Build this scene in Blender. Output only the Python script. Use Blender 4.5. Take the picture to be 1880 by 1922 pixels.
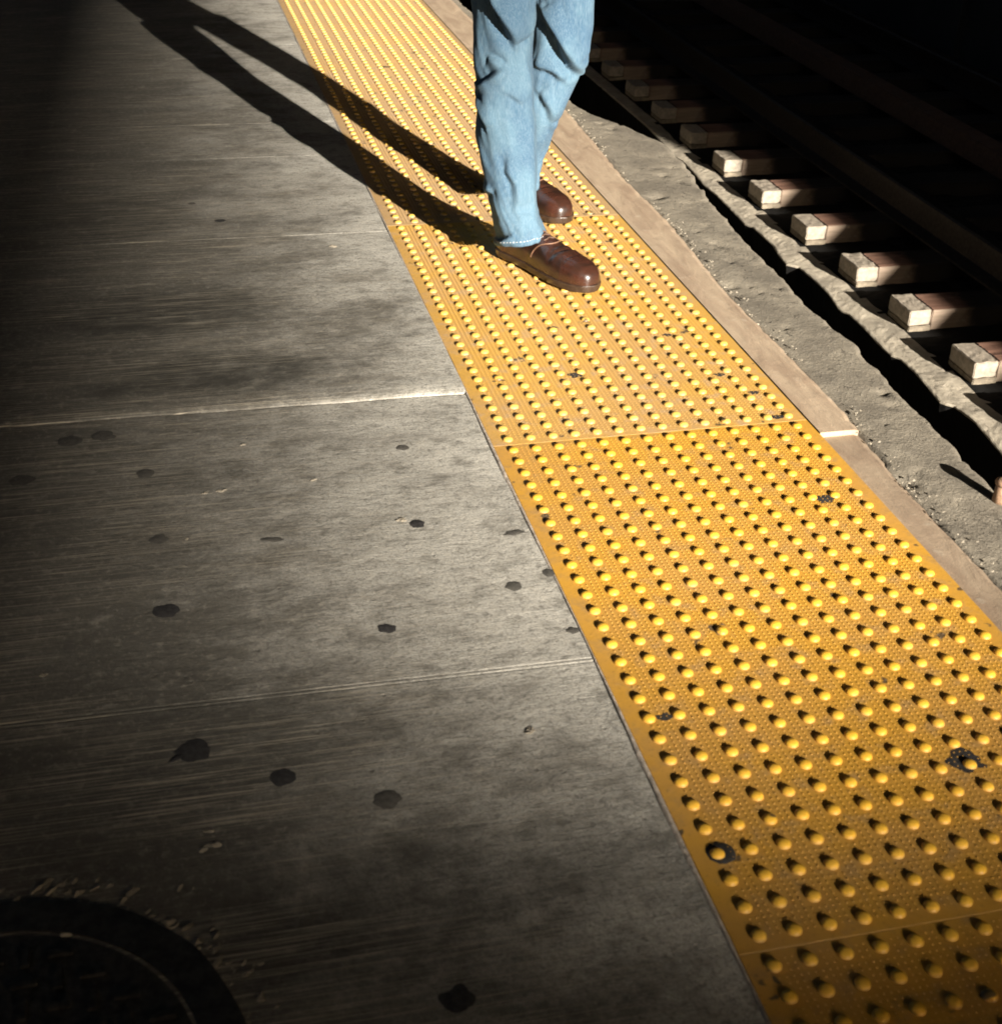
import bpy, bmesh, math, random
from mathutils import Vector, Matrix, noise as mn

for o in list(bpy.data.objects): bpy.data.objects.remove(o, do_unlink=True)
scn = bpy.context.scene
COL = scn.collection
R = math.radians

# ------------------------------------------------------------------ camera
cam = bpy.data.cameras.new('camera'); cam_o = bpy.data.objects.new('camera', cam); COL.objects.link(cam_o)
cam.sensor_fit = 'HORIZONTAL'; cam.sensor_width = 36.0; cam.lens = 2583.65/1880*36
cam.clip_start = 0.05; cam.clip_end = 2000
cam_o.rotation_mode = 'XYZ'
cam_o.rotation_euler = (R(58.88744), R(-1.77979), R(-13.34611))
cam_o.location = (-0.57517, -0.98826, 1.21746)
cam.dof.use_dof = True; cam.dof.focus_distance = 3.3; cam.dof.aperture_fstop = 9.0
scn.camera = cam_o

# ------------------------------------------------------------------ light
SUN_AZ, SUN_EL = 15.5, 17.5
S = Vector((math.sin(R(SUN_AZ))*math.cos(R(SUN_EL)), -math.cos(R(SUN_AZ))*math.cos(R(SUN_EL)), math.sin(R(SUN_EL))))
world = bpy.data.worlds.new('World'); scn.world = world; world.use_nodes = True
wn = world.node_tree.nodes; wl = world.node_tree.links
bg = wn['Background']; bg.inputs['Strength'].default_value = 0.05
sky = wn.new('ShaderNodeTexSky'); sky.sky_type = 'NISHITA'; sky.sun_disc = False
sky.dust_density = 4.0; sky.ozone_density = 0.3; sky.sun_elevation = R(SUN_EL); sky.sun_rotation = R(180-SUN_AZ)
wl.new(sky.outputs['Color'], bg.inputs['Color'])
sun = bpy.data.lights.new('sun', 'SUN'); sun_o = bpy.data.objects.new('sun', sun); COL.objects.link(sun_o)
sun.energy = 5.0; sun.angle = R(0.6); sun.color = (1.0, 0.925, 0.81)
sun_o.rotation_euler = (-S).to_track_quat('-Z', 'Y').to_euler(); sun_o.location = S*20
scn.view_settings.view_transform = 'Standard'; scn.view_settings.look = 'None'
scn.view_settings.exposure = 1.7; scn.view_settings.gamma = 1.0; scn.view_settings.use_curve_mapping = False
scn.render.engine = 'CYCLES'
scn.cycles.max_bounces = 6
scn.cycles.filter_width = 1.8

# ------------------------------------------------------------------ helpers
def link(o, parent=None):
    COL.objects.link(o)
    if parent is not None: o.parent = parent
    return o
def tag(o, label=None, cat=None, group=None, kind=None):
    if label: o['label'] = label
    if cat: o['category'] = cat
    if group: o['group'] = group
    if kind: o['kind'] = kind
    return o
def empty(name, loc, rz=0.0):
    o = bpy.data.objects.new(name, None); o.location = loc; o.rotation_euler = (0, 0, rz); o.empty_display_size = .1
    return link(o)
def build(name, bm, m, parent=None, smooth=False):
    me = bpy.data.meshes.new(name); bm.to_mesh(me); bm.free()
    if isinstance(m, (list, tuple)):
        for k in m: me.materials.append(k)
    else: me.materials.append(m)
    if smooth:
        me.polygons.foreach_set('use_smooth', [True]*len(me.polygons))
    o = bpy.data.objects.new(name, me)
    return link(o, parent)
def from_py(name, vs, fs, m, parent=None, smooth=False):
    me = bpy.data.meshes.new(name); me.from_pydata(vs, [], fs); me.materials.append(m); me.update()
    if smooth: me.polygons.foreach_set('use_smooth', [True]*len(me.polygons))
    o = bpy.data.objects.new(name, me)
    return link(o, parent)
def box(bm, x0, x1, y0, y1, z0, z1, bev=0.0):
    vs = [bm.verts.new((x, y, z)) for z in (z0, z1) for y in (y0, y1) for x in (x0, x1)]
    f = [(0,2,3,1),(4,5,7,6),(0,1,5,4),(2,6,7,3),(0,4,6,2),(1,3,7,5)]
    fs = [bm.faces.new([vs[i] for i in q]) for q in f]
    if bev > 0:
        es = list({e for q in fs for e in q.edges})
        bmesh.ops.bevel(bm, geom=es, offset=bev, segments=2, affect='EDGES')
def loft(rings, closed_ends=True):
    bm = bmesh.new(); L = []
    for r in rings: L.append([bm.verts.new(p) for p in r])
    n = len(rings[0])
    for a, b in zip(L, L[1:]):
        for i in range(n):
            bm.faces.new((a[i], a[(i+1) % n], b[(i+1) % n], b[i]))
    if closed_ends:
        bm.faces.new(list(reversed(L[0]))); bm.faces.new(L[-1])
    bmesh.ops.recalc_face_normals(bm, faces=bm.faces[:])
    return bm
def ss(a, b, x):
    t = min(1, max(0, (x-a)/(b-a))); return t*t*(3-2*t)
def lerp_tab(tab, y):
    if y <= tab[0][0]: return tab[0][1:]
    for p, q in zip(tab, tab[1:]):
        if y <= q[0]:
            t = (y-p[0])/(q[0]-p[0]); return tuple(a+(b-a)*t for a, b in zip(p[1:], q[1:]))
    return tab[-1][1:]
def nz(x, y, z=0.0): return mn.noise(Vector((x, y, z)))

# material builder ---------------------------------------------------
class Mat:
    def __init__(s, name):
        s.m = bpy.data.materials.new(name); s.m.use_nodes = True
        s.n = s.m.node_tree.nodes; s.l = s.m.node_tree.links; s.b = s.n['Principled BSDF']
        s.tc = s.n.new('ShaderNodeTexCoord'); s.geo = s.n.new('ShaderNodeNewGeometry')
        s.P = s.geo.outputs['Position']; s.O = s.tc.outputs['Object']
    def _in(s, sock, v):
        if hasattr(v, 'is_output') or hasattr(v, 'links'): s.l.new(v, sock)
        else: sock.default_value = v
    def map(s, vec, scale=(1,1,1), loc=(0,0,0), rot=(0,0,0)):
        q = s.n.new('ShaderNodeMapping'); s.l.new(vec, q.inputs['Vector'])
        q.inputs['Scale'].default_value = scale; q.inputs['Location'].default_value = loc; q.inputs['Rotation'].default_value = rot
        return q.outputs[0]
    def noise(s, vec, scale, detail=4, rough=.6, dist=0):
        q = s.n.new('ShaderNodeTexNoise'); s.l.new(vec, q.inputs['Vector'])
        q.inputs['Scale'].default_value = scale; q.inputs['Detail'].default_value = detail
        q.inputs['Roughness'].default_value = rough; q.inputs['Distortion'].default_value = dist
        return q.outputs['Fac']
    def voro(s, vec, scale, feat='F1'):
        q = s.n.new('ShaderNodeTexVoronoi'); s.l.new(vec, q.inputs['Vector']); q.inputs['Scale'].default_value = scale; q.feature = feat
        return q.outputs['Distance']
    def ramp(s, f, a, b, c0=0.0, c1=1.0):
        q = s.n.new('ShaderNodeMapRange'); q.interpolation_type = 'SMOOTHSTEP'; s.l.new(f, q.inputs[0])
        q.inputs[1].default_value = a; q.inputs[2].default_value = b; q.inputs[3].default_value = c0; q.inputs[4].default_value = c1
        return q.outputs[0]
    def math(s, op, a, b=0.0, c=0.0):
        q = s.n.new('ShaderNodeMath'); q.operation = op; s._in(q.inputs[0], a); s._in(q.inputs[1], b)
        if op in ('MULTIPLY_ADD',): s._in(q.inputs[2], c)
        return q.outputs[0]
    def sep(s, vec):
        q = s.n.new('ShaderNodeSeparateXYZ'); s.l.new(vec, q.inputs[0]); return q.outputs
    def mix(s, f, a, b, mode='MIX'):
        q = s.n.new('ShaderNodeMix'); q.data_type = 'RGBA'; q.blend_type = mode
        s._in(q.inputs[0], f); s._in(q.inputs[6], a if not isinstance(a, tuple) else a+(1,)); s._in(q.inputs[7], b if not isinstance(b, tuple) else b+(1,))
        return q.outputs[2]
    def bump(s, h, dist, prev=None, strength=1.0):
        q = s.n.new('ShaderNodeBump'); s.l.new(h, q.inputs['Height']); q.inputs['Distance'].default_value = dist; q.inputs['Strength'].default_value = strength
        if prev is not None: s.l.new(prev, q.inputs['Normal'])
        return q.outputs[0]
    def out(s, col=None, rough=.8, normal=None, spec=.5, metal=0.0, **k):
        if col is not None: s._in(s.b.inputs['Base Color'], col if not isinstance(col, tuple) else col+(1,))
        s._in(s.b.inputs['Roughness'], rough); s._in(s.b.inputs['Specular IOR Level'], spec); s._in(s.b.inputs['Metallic'], metal)
        if normal is not None: s.l.new(normal, s.b.inputs['Normal'])
        for a, v in k.items(): s._in(s.b.inputs[a.replace('_', ' ')], v)
        return s.m

def m_concrete():
    s = Mat('broomed_concrete'); P = s.P
    x, y, z = s.sep(P)
    st = s.map(P, (2.8, 5.2, 1)); streak = s.noise(st, 1.8, 10, .76, .15)
    st2 = s.map(P, (6, 90, 1), rot=(0, 0, R(1.5))); fine = s.noise(st2, 2.2, 4, .65)
    blot = s.noise(P, 3.1, 5, .6); grain = s.noise(P, 420, 2, .6); sp = s.noise(P, 70, 3, .7)
    # walked-zone grime with lens vignette painted in: darker leftward and near the camera, ragged
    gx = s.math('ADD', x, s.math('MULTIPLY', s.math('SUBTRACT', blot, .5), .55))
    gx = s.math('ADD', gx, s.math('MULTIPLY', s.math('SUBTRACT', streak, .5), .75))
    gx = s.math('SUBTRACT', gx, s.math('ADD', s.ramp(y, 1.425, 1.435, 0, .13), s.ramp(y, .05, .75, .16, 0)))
    dirt_vignette = s.ramp(gx, -.80, .02, 1, 0)
    c = s.mix(dirt_vignette, (.66, .63, .56), (.145, .135, .114))
    c = s.mix(s.math('MULTIPLY', s.ramp(streak, .34, .50, .70, 0), s.ramp(dirt_vignette, -.2, 1)), c, (.13, .118, .098))
    big = s.noise(s.map(P, (1, 1.5, 1), (2, 5, 0)), 2.5, 10, .74, .15)
    c = s.mix(s.math('MULTIPLY', s.ramp(big, .40, .53, .80, 0), s.ramp(dirt_vignette, -.3, .7)), c, (.105, .096, .08))
    c = s.mix(s.ramp(sp, .50, .72, 0, .35), c, (.55, .50, .41))
    c = s.mix(s.ramp(sp, .30, .47, .55, 0), c, (.085, .077, .063))
    sq = s.noise(P, 190, 3, .7); c = s.mix(s.ramp(sq, .36, .52, .45, 0), c, (.10, .09, .075)); c = s.mix(s.ramp(sq, .60, .72, 0, .4), c, (.62, .56, .46))
    c = s.mix(s.ramp(fine, .35, .7, .10, 0), c, (.12, .11, .09))
    c = s.mix(s.ramp(grain, .35, .7, .35, 0), c, (.11, .10, .085))
    mid = s.noise(s.map(P, (1, 1.5, 1)), 17, 7, .68)
    c = s.mix(s.ramp(mid, .34, .50, .50, 0), c, (.12, .11, .09)); c = s.mix(s.ramp(mid, .56, .74, 0, .30), c, (.60, .55, .46))
    # old stains with outlines of their own
    wob = s.math('MULTIPLY', s.math('SUBTRACT', s.noise(P, 5, 6, .7), .5), .30)
    for sx, sy, rx, ry, k in ((-.60, 1.92, .30, .15, .85), (-.52, 1.58, .26, .11, .88), (-.55, 1.19, .13, .06, .65), (-.30, 1.60, .16, .06, .5), (-.72, 2.6, .2, .2, .6), (-.35, .12, .4, .13, .5), (-.55, .45, .25, .12, .4)):
        dx = s.math('DIVIDE', s.math('SUBTRACT', x, sx), rx); dy = s.math('DIVIDE', s.math('SUBTRACT', y, sy), ry)
        dd = s.math('ADD', s.math('SQRT', s.math('ADD', s.math('MULTIPLY', dx, dx), s.math('MULTIPLY', dy, dy))), s.math('MULTIPLY', wob, 6.0))
        c = s.mix(s.math('MULTIPLY', s.ramp(dd, .5, 1.15, k, 0), s.ramp(mid, .35, .65, 1, .45)), c, (.052, .048, .040))
    # sharp broom scratches, strongest on the worn, vignette-darkened left part
    st3 = s.map(P, (2.5, 260, 1), rot=(0, 0, R(2))); scr = s.noise(st3, 2.0, 2, .5)
    w = s.noise(s.map(P, (1.2, 4, 1), (3, 7, 0)), 1.5, 2, .5)
    c = s.mix(s.math('MULTIPLY', s.ramp(scr, .53, .66, 0, .75), s.math('MULTIPLY', dirt_vignette, s.ramp(w, .36, .52))), c, (.50, .44, .34))
    n = s.bump(fine, .0005); n = s.bump(scr, .00045, n); n = s.bump(sp, .0011, n); n = s.bump(mid, .0022, n); n = s.bump(grain, .0004, n)
    pits = s.ramp(s.voro(P, 24), .03, .10, 0, 1); n = s.bump(pits, .0010, n, .6)
    return s.out(c, .82, n, .35)

def m_tile(name, a, b, dirtc, amount, seed, top=(.80, .52, .085)):
    s = Mat(name); O = s.O; P = s.map(s.P, (1, 1, 1), (seed*3.1, seed*1.7, 0))
    x, y, z = s.sep(O)
    hi = s.ramp(z, .0050, .0078)
    n1 = s.noise(P, 4.2, 4, .6); n2 = s.noise(P, 26, 4, .6); n3 = s.noise(P, 150, 3, .6)
    c = s.mix(s.ramp(n1, .38, .62), a, b)
    c = s.mix(s.ramp(n2, .5, .72, 0, amount), c, dirtc)
    c = s.mix(s.ramp(n3, .55, .75, 0, .30*amount+.05), c, (.12, .07, .03))
    c = s.mix(s.math('MULTIPLY', hi, .8), c, top)
    spots = s.ramp(s.noise(P, 16, 2, .5), .66, .69, 0, .85)
    c = s.mix(s.math('MULTIPLY', spots, s.ramp(s.noise(P, 55, 2, .5), .5, .6)), c, (.05, .045, .04))
    n = s.bump(n3, .0004); n = s.bump(n2, .0006, n)
    return s.out(c, s.ramp(n2, .3, .7, .42, .62), n, .5)

def m_board(name='worn_edge_board', dark=1.0):
    s = Mat(name); P = s.P
    a = s.noise(s.map(P, (9, 2.2, 1)), 2.4, 5, .6, .6); b = s.noise(P, 30, 4, .7); g = s.noise(P, 300, 2, .6)
    c = s.mix(s.ramp(a, .3, .7), (.50*dark, .385*dark, .27*dark), (.36*dark, .26*dark, .18*dark))
    c = s.mix(s.ramp(b, .58, .75, 0, .5), c, (.62*dark, .52*dark, .40*dark)); c = s.mix(s.ramp(b, .22, .40, .55, 0), c, (.17, .12, .085))
    c = s.mix(s.ramp(g, .3, .7, .18, 0), c, (.12, .1, .08))
    n = s.bump(a, .003); n = s.bump(b, .0012, n); n = s.bump(g, .0004, n)
    return s.out(c, .72, n, .4)
def m_rough(name='rough_mortar', k=1.0):
    s = Mat(name); P = s.P
    a = s.noise(P, 7, 6, .62); b = s.noise(P, 60, 5, .7); g = s.noise(P, 380, 2, .6)
    v = s.voro(s.map(P, (1, 1, 1)), 38)
    c = s.mix(s.ramp(a, .35, .65), (.285*k, .25*k, .195*k), (.185*k, .162*k, .128*k))
    c = s.mix(s.ramp(b, .56, .72, 0, .45), c, (.42*k, .38*k, .31*k)); c = s.mix(s.ramp(b, .25, .42, .5, 0), c, (.10*k, .09*k, .075*k))
    n = s.bump(a, .004); n = s.bump(b, .0022, n); n = s.bump(g, .0008, n)
    po = s.noise(P, 34, 5, .75, .8); n = s.bump(s.ramp(po, .30, .40, 0, 1), .0035, n); c = s.mix(s.ramp(po, .30, .40, .5, 0), c, (.08*k, .07*k, .055*k))
    ag = s.ramp(s.voro(P, 130), .1, .5, 1, 0); n = s.bump(ag, .0004, n)
    return s.out(c, .85, n, .3)
def m_simple(name, col, rough=.7, sc=30, var=.35, bump=.001, metal=0.0, spec=.4):
    s = Mat(name); a = s.noise(s.P, sc, 4, .65); g = s.noise(s.P, sc*9, 2, .6)
    d = tuple(v*(1-var) for v in col); l = tuple(min(1, v*(1+var*.6)) for v in col)
    c = s.mix(s.ramp(a, .3, .7), d, l)
    n = s.bump(a, bump); n = s.bump(g, bump*.3, n)
    return s.out(c, rough, n, spec, metal)
def m_wood(name, c0, c1, axis='x'):
    s = Mat(name); sc = (1.5, 22, 22) if axis == 'x' else (22, 1.5, 22)
    a = s.noise(s.map(s.P, sc), 2.5, 6, .65, .4); b = s.noise(s.P, 50, 3, .6)
    c = s.mix(s.ramp(a, .3, .7), c0, c1); c = s.mix(s.ramp(b, .56, .7, 0, .6), c, tuple(v*.35 for v in c0))
    n = s.bump(a, .003); n = s.bump(b, .001, n)
    return s.out(c, .8, n, .25)
def m_denim():
    s = Mat('washed_denim'); O = s.P
    a = s.noise(O, 9, 4, .6); f = s.noise(s.map(O, (260, 260, 26)), 2.0, 3, .7); w = s.noise(s.map(O, (1, 1, 1)), 900, 2, .5)
    c = s.mix(s.ramp(a, .34, .64), (.050, .104, .168), (.088, .160, .222))
    c = s.mix(s.ramp(f, .40, .70, 0, .42), c, (.20, .275, .335)); c = s.mix(s.ramp(f, .22, .42, .35, 0), c, (.045, .085, .145))
    n = s.bump(f, .0010); n = s.bump(w, .0003, n); n = s.bump(a, .004, n)
    return s.out(c, .85, n, .15, Sheen_Weight=.03)
def m_leather():
    s = Mat('brown_leather'); O = s.O
    a = s.noise(O, 22, 4, .6); f = s.noise(O, 260, 3, .6)
    c = s.mix(s.ramp(a, .35, .65), (.050, .018, .011), (.024, .011, .007)); c = s.mix(s.ramp(f, .6, .8, 0, .2), c, (.10, .045, .025))
    n = s.bump(f, .0004); n = s.bump(a, .0015, n)
    return s.out(c, s.ramp(a, .3, .7, .24, .40), n, .55, Coat_Weight=.35, Coat_Roughness=.22)

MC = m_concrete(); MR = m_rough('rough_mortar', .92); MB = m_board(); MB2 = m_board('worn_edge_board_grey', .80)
MT_A = m_tile('yellow_tactile_clean', (.61, .350, .075), (.555, .33, .11), (.46, .32, .20), .7, 1, (.78, .49, .09))
MT_B = m_tile('yellow_tactile_far', (.53, .335, .14), (.49, .325, .165), (.42, .29, .18), .8, 2, (.76, .47, .06))
MT_C = m_tile('yellow_tactile_orange', (.62, .325, .045), (.56, .30, .065), (.40, .24, .09), .7, 3, (.86, .48, .04))  # near tiles: orange of a lens light leak put into the base colour
M_DARK = m_simple('sooty_ballast', (.014, .013, .012), .95, 22, .5, .012, spec=.1)
M_PIT = m_simple('dark_street_shade', (.010, .0095, .009), .95, 3, .4, .01, spec=.1)
M_LEDGE = m_rough('ledge_mortar', 1.5)
M_WHITE = m_simple('weathered_white_paint', (.31, .265, .21), .7, 45, .28, .0025)
M_LIP = m_simple('stained_block_foot', (.20, .165, .12), .8, 45, .35, .002)
M_BROWN = m_wood('creosoted_timber', (.075, .042, .028), (.12, .07, .045), 'x')
def m_tie():
    s = Mat('tie_wood'); x, y, z = s.sep(s.O); nrm = s.sep(s.tc.outputs['Normal'])
    a = s.noise(s.map(s.O, (1.5, 22, 22)), 2.5, 6, .65, .4); w = s.noise(s.O, 20, 3, .6)
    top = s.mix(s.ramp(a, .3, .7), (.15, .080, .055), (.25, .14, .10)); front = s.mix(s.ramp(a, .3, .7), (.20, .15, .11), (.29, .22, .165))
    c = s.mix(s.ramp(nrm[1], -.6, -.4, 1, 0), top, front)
    shade_mask = s.ramp(s.math('ADD', x, s.math('MULTIPLY', w, .10)), .24, .34)
    c = s.mix(shade_mask, c, (.018, .014, .011))  # shade painted into the timber colour beyond the sunlit end
    n = s.bump(a, .003); return s.out(c, .8, n, .25)
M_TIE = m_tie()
M_IRON = m_simple('black_iron', (.055, .051, .047), .55, 60, .4, .0012, metal=.5)
M_CAST = m_simple('worn_cast_iron', (.055, .050, .045), .5, 80, .4, .001, metal=.4)
M_RAIL = m_simple('rail_steel', (.05, .04, .032), .5, 60, .4, .001, metal=.8)
M_GUM = m_simple('old_gum', (.040, .037, .036), .7, 120, .4, .0008)
M_GUM2 = m_simple('faded_gum', (.085, .078, .067), .8, 120, .3, .0006)
M_WALL = m_simple('dark_painted_steel', (.016, .017, .018), .8, 2, .3, .004, spec=.2)
M_DENIM = m_denim(); M_LEATHER = m_leather()
M_SOLE = m_simple('shoe_sole', (.045, .027, .018), .30, 90, .3, .0006)
M_SEAM = m_simple('shoe_seam', (.22, .12, .075), .45, 200, .3, .0003)
M_LACE = m_simple('lace', (.10, .055, .036), .7, 200, .3, .0005)
M_STITCH = m_simple('hem_stitch', (.42, .44, .46), .9, 300, .4, .0004)
M_SKIN = m_simple('skin', (.42, .25, .18), .5, 60, .1, .0004)
M_JACKET = m_simple('grey_cotton', (.10, .105, .11), .9, 60, .3, .001)
M_HAIR = m_simple('brown_hair', (.035, .022, .015), .6, 200, .4, .002)
M_MORTAR = m_simple('pale_joint_filler', (.40, .34, .28), .85, 60, .3, .003)
M_CHIP = m_rough('chipped_concrete', 1.15)

# ------------------------------------------------------------------ platform floor (grooves, lip and slabs are real relief)
def floor_z(x, y):
    z = 0.0
    for gy, w, d in ((.547, .0024, .0010), (.539, .0022, .0009), (2.385, .0028, .0012), (3.06, .003, .0008), (3.42, .003, .0010), (4.50, .004, .0012), (-.9, .004, .003), (6.3, .004, .003)):
        gy += -.012*(x+.5)
        t = abs(y-gy)
        if t < w: z = min(z, -d*(1-(t/w)))
    t = abs(x+.955+.004*y)
    if t < .004: z = min(z, -.003*(1-t/.004))
    return z
def axis(lo, hi, step, pts, w, k=5):
    a = []
    v = lo
    while v < hi+1e-6: a.append(round(v, 5)); v += step
    for p in pts:
        for i in range(-k, k+1): a.append(round(p+w*i/k, 5))
    a = sorted(set(a)); out = [a[0]]
    for v in a[1:]:
        if v-out[-1] > .0006: out.append(v)
    return out
xs = axis(-4, -.036, .06, [], .01); xs = sorted(set(xs+[-.036]))
ys = axis(-3, 8.6, .05, (.548, .536, 2.385, 3.06, 3.42, 4.50, -.9, 6.3), .012, 14)
LIP = [(1.424, 0.0), (1.4265, -.009), (1.4295, -.009), (1.431, .001), (1.437, .0036), (1.446, .0052), (1.462, .0062), (1.52, .0060), (1.9, .004), (2.3, 0)]
ys = sorted(set([v for v in ys if not (1.42 < v < 1.47)] + [p[0] for p in LIP]))
vs = []; fs = []
def lipz(x, y):
    sh = .004*nz(x*9, 3.3)+.0015*nz(x*40, 9)
    yy = y - sh - (-.010*(x+.4))
    if 1.40 < yy < 2.3:
        z = lerp_tab(LIP, yy)[0]
        return z*(.65+.5*ss(-1.1, -.5, x))
    return 0
for y in ys:
    for x in xs:
        yv = y
        if 1.42 < y < 1.47: yv = y + .004*nz(x*9, 3.3)+.0015*nz(x*40, 9) - .010*(x+.4)
        z = (lerp_tab(LIP, y)[0]*(.6+.5*ss(-1.1, -.4, x)) if 1.42 < y < 2.3 else 0)
        vs.append((x, yv, floor_z(x, y)+z))
nx = len(xs)
for j in range(len(ys)-1):
    for i in range(nx-1): fs.append((j*nx+i, j*nx+i+1, (j+1)*nx+i+1, (j+1)*nx+i))
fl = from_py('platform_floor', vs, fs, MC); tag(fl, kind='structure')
# thin mortar bead between floor and tactile strip
bm = bmesh.new(); yv = -3.0; prev = None
while yv < 8.5:
    w = max(.0006, .0034+.006*nz(yv*2.3, 1.1)+.002*nz(yv*17, 4)); h = max(.0006, .0014+.0020*nz(yv*6, 8.8))
    r = [bm.verts.new(p) for p in ((-.0345-w, yv, -.001), (-.0342-w*.8, yv, h*.92), (-.0330, yv, h), (-.0325, yv, -.002))]
    if prev:
        for i in range(3): bm.faces.new((prev[i], prev[i+1], r[i+1], r[i]))
    prev = r; yv += .012
bmesh.ops.recalc_face_normals(bm, faces=bm.faces[:])
for f in bm.faces:
    if f.normal.z < 0: f.normal_flip()
mb = build('mortar_bead', bm, M_MORTAR, smooth=True); tag(mb, kind='structure')
# solid under the walking surface
bm = bmesh.new(); box(bm, -4, .60, -3, 8.6, -.9, -.03); ps = build('platform_slab', bm, m_simple('slab_concrete', (.18, .16, .13), .9, 6)); tag(ps, kind='structure')

# ------------------------------------------------------------------ tactile tiles
PI2 = math.pi*2; PITCH = .0435; NC, NR = 14, 28
def tile_mesh(mat):
    vs = []; fs = []
    x0, x1 = -.0325, .5655+.0315; y0, y1 = -.5*PITCH, (NR-.5)*PITCH; g = .0003; T = .0042
    # plate with chamfer
    b = len(vs)
    for (ins, z) in ((0, -.004), (0, T-.0006), (.0006, T)):
        vs += [(x0+ins, y0+g+ins, z), (x1-ins, y0+g+ins, z), (x1-ins, y1-g-ins, z), (x0+ins, y1-g-ins, z)]
    for k in (0, 4):
        for i in range(4): fs.append((b+k+i, b+k+(i+1) % 4, b+k+4+(i+1) % 4, b+k+4+i))
    fs.append((b+8, b+9, b+10, b+11))
    prof = [(.0098, -.0004), (.0095, .0012), (.0087, .0027), (.0073, .0040), (.0053, .0050), (.0027, .0056)]
    NS = 20
    for r in range(NR):
        for c in range(NC):
            cx, cy = c*PITCH, r*PITCH; b = len(vs)
            wear = 1-.10*max(0, nz(c*.7, r*.7, 5)) 
            for rr, zz in prof:
                for i in range(NS):
                    a = PI2*i/NS; vs.append((cx+rr*math.cos(a), cy+rr*math.sin(a), T+zz*wear))
            vs.append((cx, cy, T+.0058*wear)); top = len(vs)-1
            for k in range(len(prof)-1):
                for i in range(NS): fs.append((b+k*NS+i, b+k*NS+(i+1) % NS, b+(k+1)*NS+(i+1) % NS, b+(k+1)*NS+i))
            k = len(prof)-1
            for i in range(NS): fs.append((b+k*NS+i, b+k*NS+(i+1) % NS, top))
    # small grip nubs between the domes
    q = PITCH/5
    for r in range(NR*5-3):
        for c in range(NC*5-4):
            i, j = c % 5, r % 5
            cx, cy = c*q, r*q
            dx = min(i, 5-i)*q; dy = min(j, 5-j)*q
            if math.hypot(dx, dy) < .0140: continue
            b = len(vs); h = .0012; w = .0015
            for a in range(6): vs.append((cx+w*math.cos(PI2*a/6), cy+w*math.sin(PI2*a/6), T-.0002))
            for a in range(6): vs.append((cx+w*.45*math.cos(PI2*a/6), cy+w*.45*math.sin(PI2*a/6), T+h))
            for a in range(6): fs.append((b+a, b+(a+1) % 6, b+6+(a+1) % 6, b+6+a))
            fs.append(tuple(b+6+a for a in range(6)))
    me = bpy.data.meshes.new('tactile_tile'); me.from_pydata(vs, [], fs); me.materials.append(mat); me.update()
    me.polygons.foreach_set('use_smooth', [len(p.vertices) < 6 and p.area < 2e-4 for p in me.polygons])
    return me
tm = tile_mesh(MT_A)
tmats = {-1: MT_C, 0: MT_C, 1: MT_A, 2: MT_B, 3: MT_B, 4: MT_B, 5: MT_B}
tlab = {-1: 'dim tactile tile tinted orange-brown at the bottom edge of the photo, below the last seam',
        0: 'worn yellow tactile tile, tinted orange, in the foreground, between the two clear seams, with a black-ringed dome',
        1: 'bright yellow tactile tile with rows of domes, under and in front of the front shoe',
        2: 'yellow tactile tile behind the rear shoe, crossed by both leg shadows',
        3: 'tan-yellow tactile tile with dark scuffs just beyond the leg shadows',
        4: 'farthest tan-yellow tactile tile at the top edge of the photo', 5: 'tactile tile beyond the top edge of the photo'}
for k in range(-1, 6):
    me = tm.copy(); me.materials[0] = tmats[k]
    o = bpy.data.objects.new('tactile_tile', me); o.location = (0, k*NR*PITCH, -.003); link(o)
    tag(o, tlab[k], 'tactile tile', 'yellow tactile tiles in the platform edge strip')

# ------------------------------------------------------------------ edge boards and rough platform edge
BD = [(-3, .668), (.685, .669), (.806, .667), (.947, .670), (1.079, .678), (1.139, .676), (1.21, .684), (1.39, .682), (1.5, .684), (1.714, .680), (1.893, .682), (2.13, .699), (2.36, .710), (2.57, .708), (2.74, .707), (3.108, .727), (3.5, .74), (4.6, .73), (9, .72)]
PE = [(-3, .83), (.5, .835), (.867, .829), (1.078, .851), (1.265, .847), (1.556, .869), (1.822, .860), (2.205, .879), (2.55, .906), (2.898, .952), (3.114, .958), (3.285, .907), (3.456, .831), (3.596, .806), (4.2, .80), (4.69, .79), (5.33, .77), (9, .77)]
def board(y0, y1, zt, mat, name, label):
    vs = []; fs = []; n = 0; y = y0; cols = 9
    rows = []
    while True:
        xe = lerp_tab(BD, y)[0]+.005*nz(y*30, 2.2)+.003*nz(y*110, 7)
        row = []
        for i in range(cols):
            t = i/(cols-1); x = .5974+(xe-.5974)*t
            z = zt + .0006*nz(x*30, y*20) - (.0035 if i == cols-1 else 0)
            row.append((x, y, z))
        row.append((xe+.002, y, zt-.012)); rows.append(row)
        if y >= y1: break
        y = min(y1, y+.02)
    C = cols+1
    for r in rows: vs += r
    for j in range(len(rows)-1):
        for i in range(C-1): fs.append((j*C+i, j*C+i+1, (j+1)*C+i+1, (j+1)*C+i))
    for j in (0, len(rows)-1):       # end faces
        b = len(vs); base = rows[j]
        for p in base[:-1]: vs.append((p[0], p[1], p[2])); vs.append((p[0], p[1], zt-.016))
        for i in range(len(base)-2):
            q = (b+2*i, b+2*i+1, b+2*i+3, b+2*i+2); fs.append(q if j == 0 else q[::-1])
    o = from_py(name, vs, fs, mat); tag(o, label, 'edge board', 'worn boards along the platform edge'); return o
board(1.137, 8.6, .0035, MB, 'edge_board', 'pinkish tan edge board with a bright cut end, running past the shoes')
board(-3, 1.1365, -.0070, MB2, 'edge_board', 'greyer lower edge board beside the strip, nearer the camera than the bright cut end')

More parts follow.
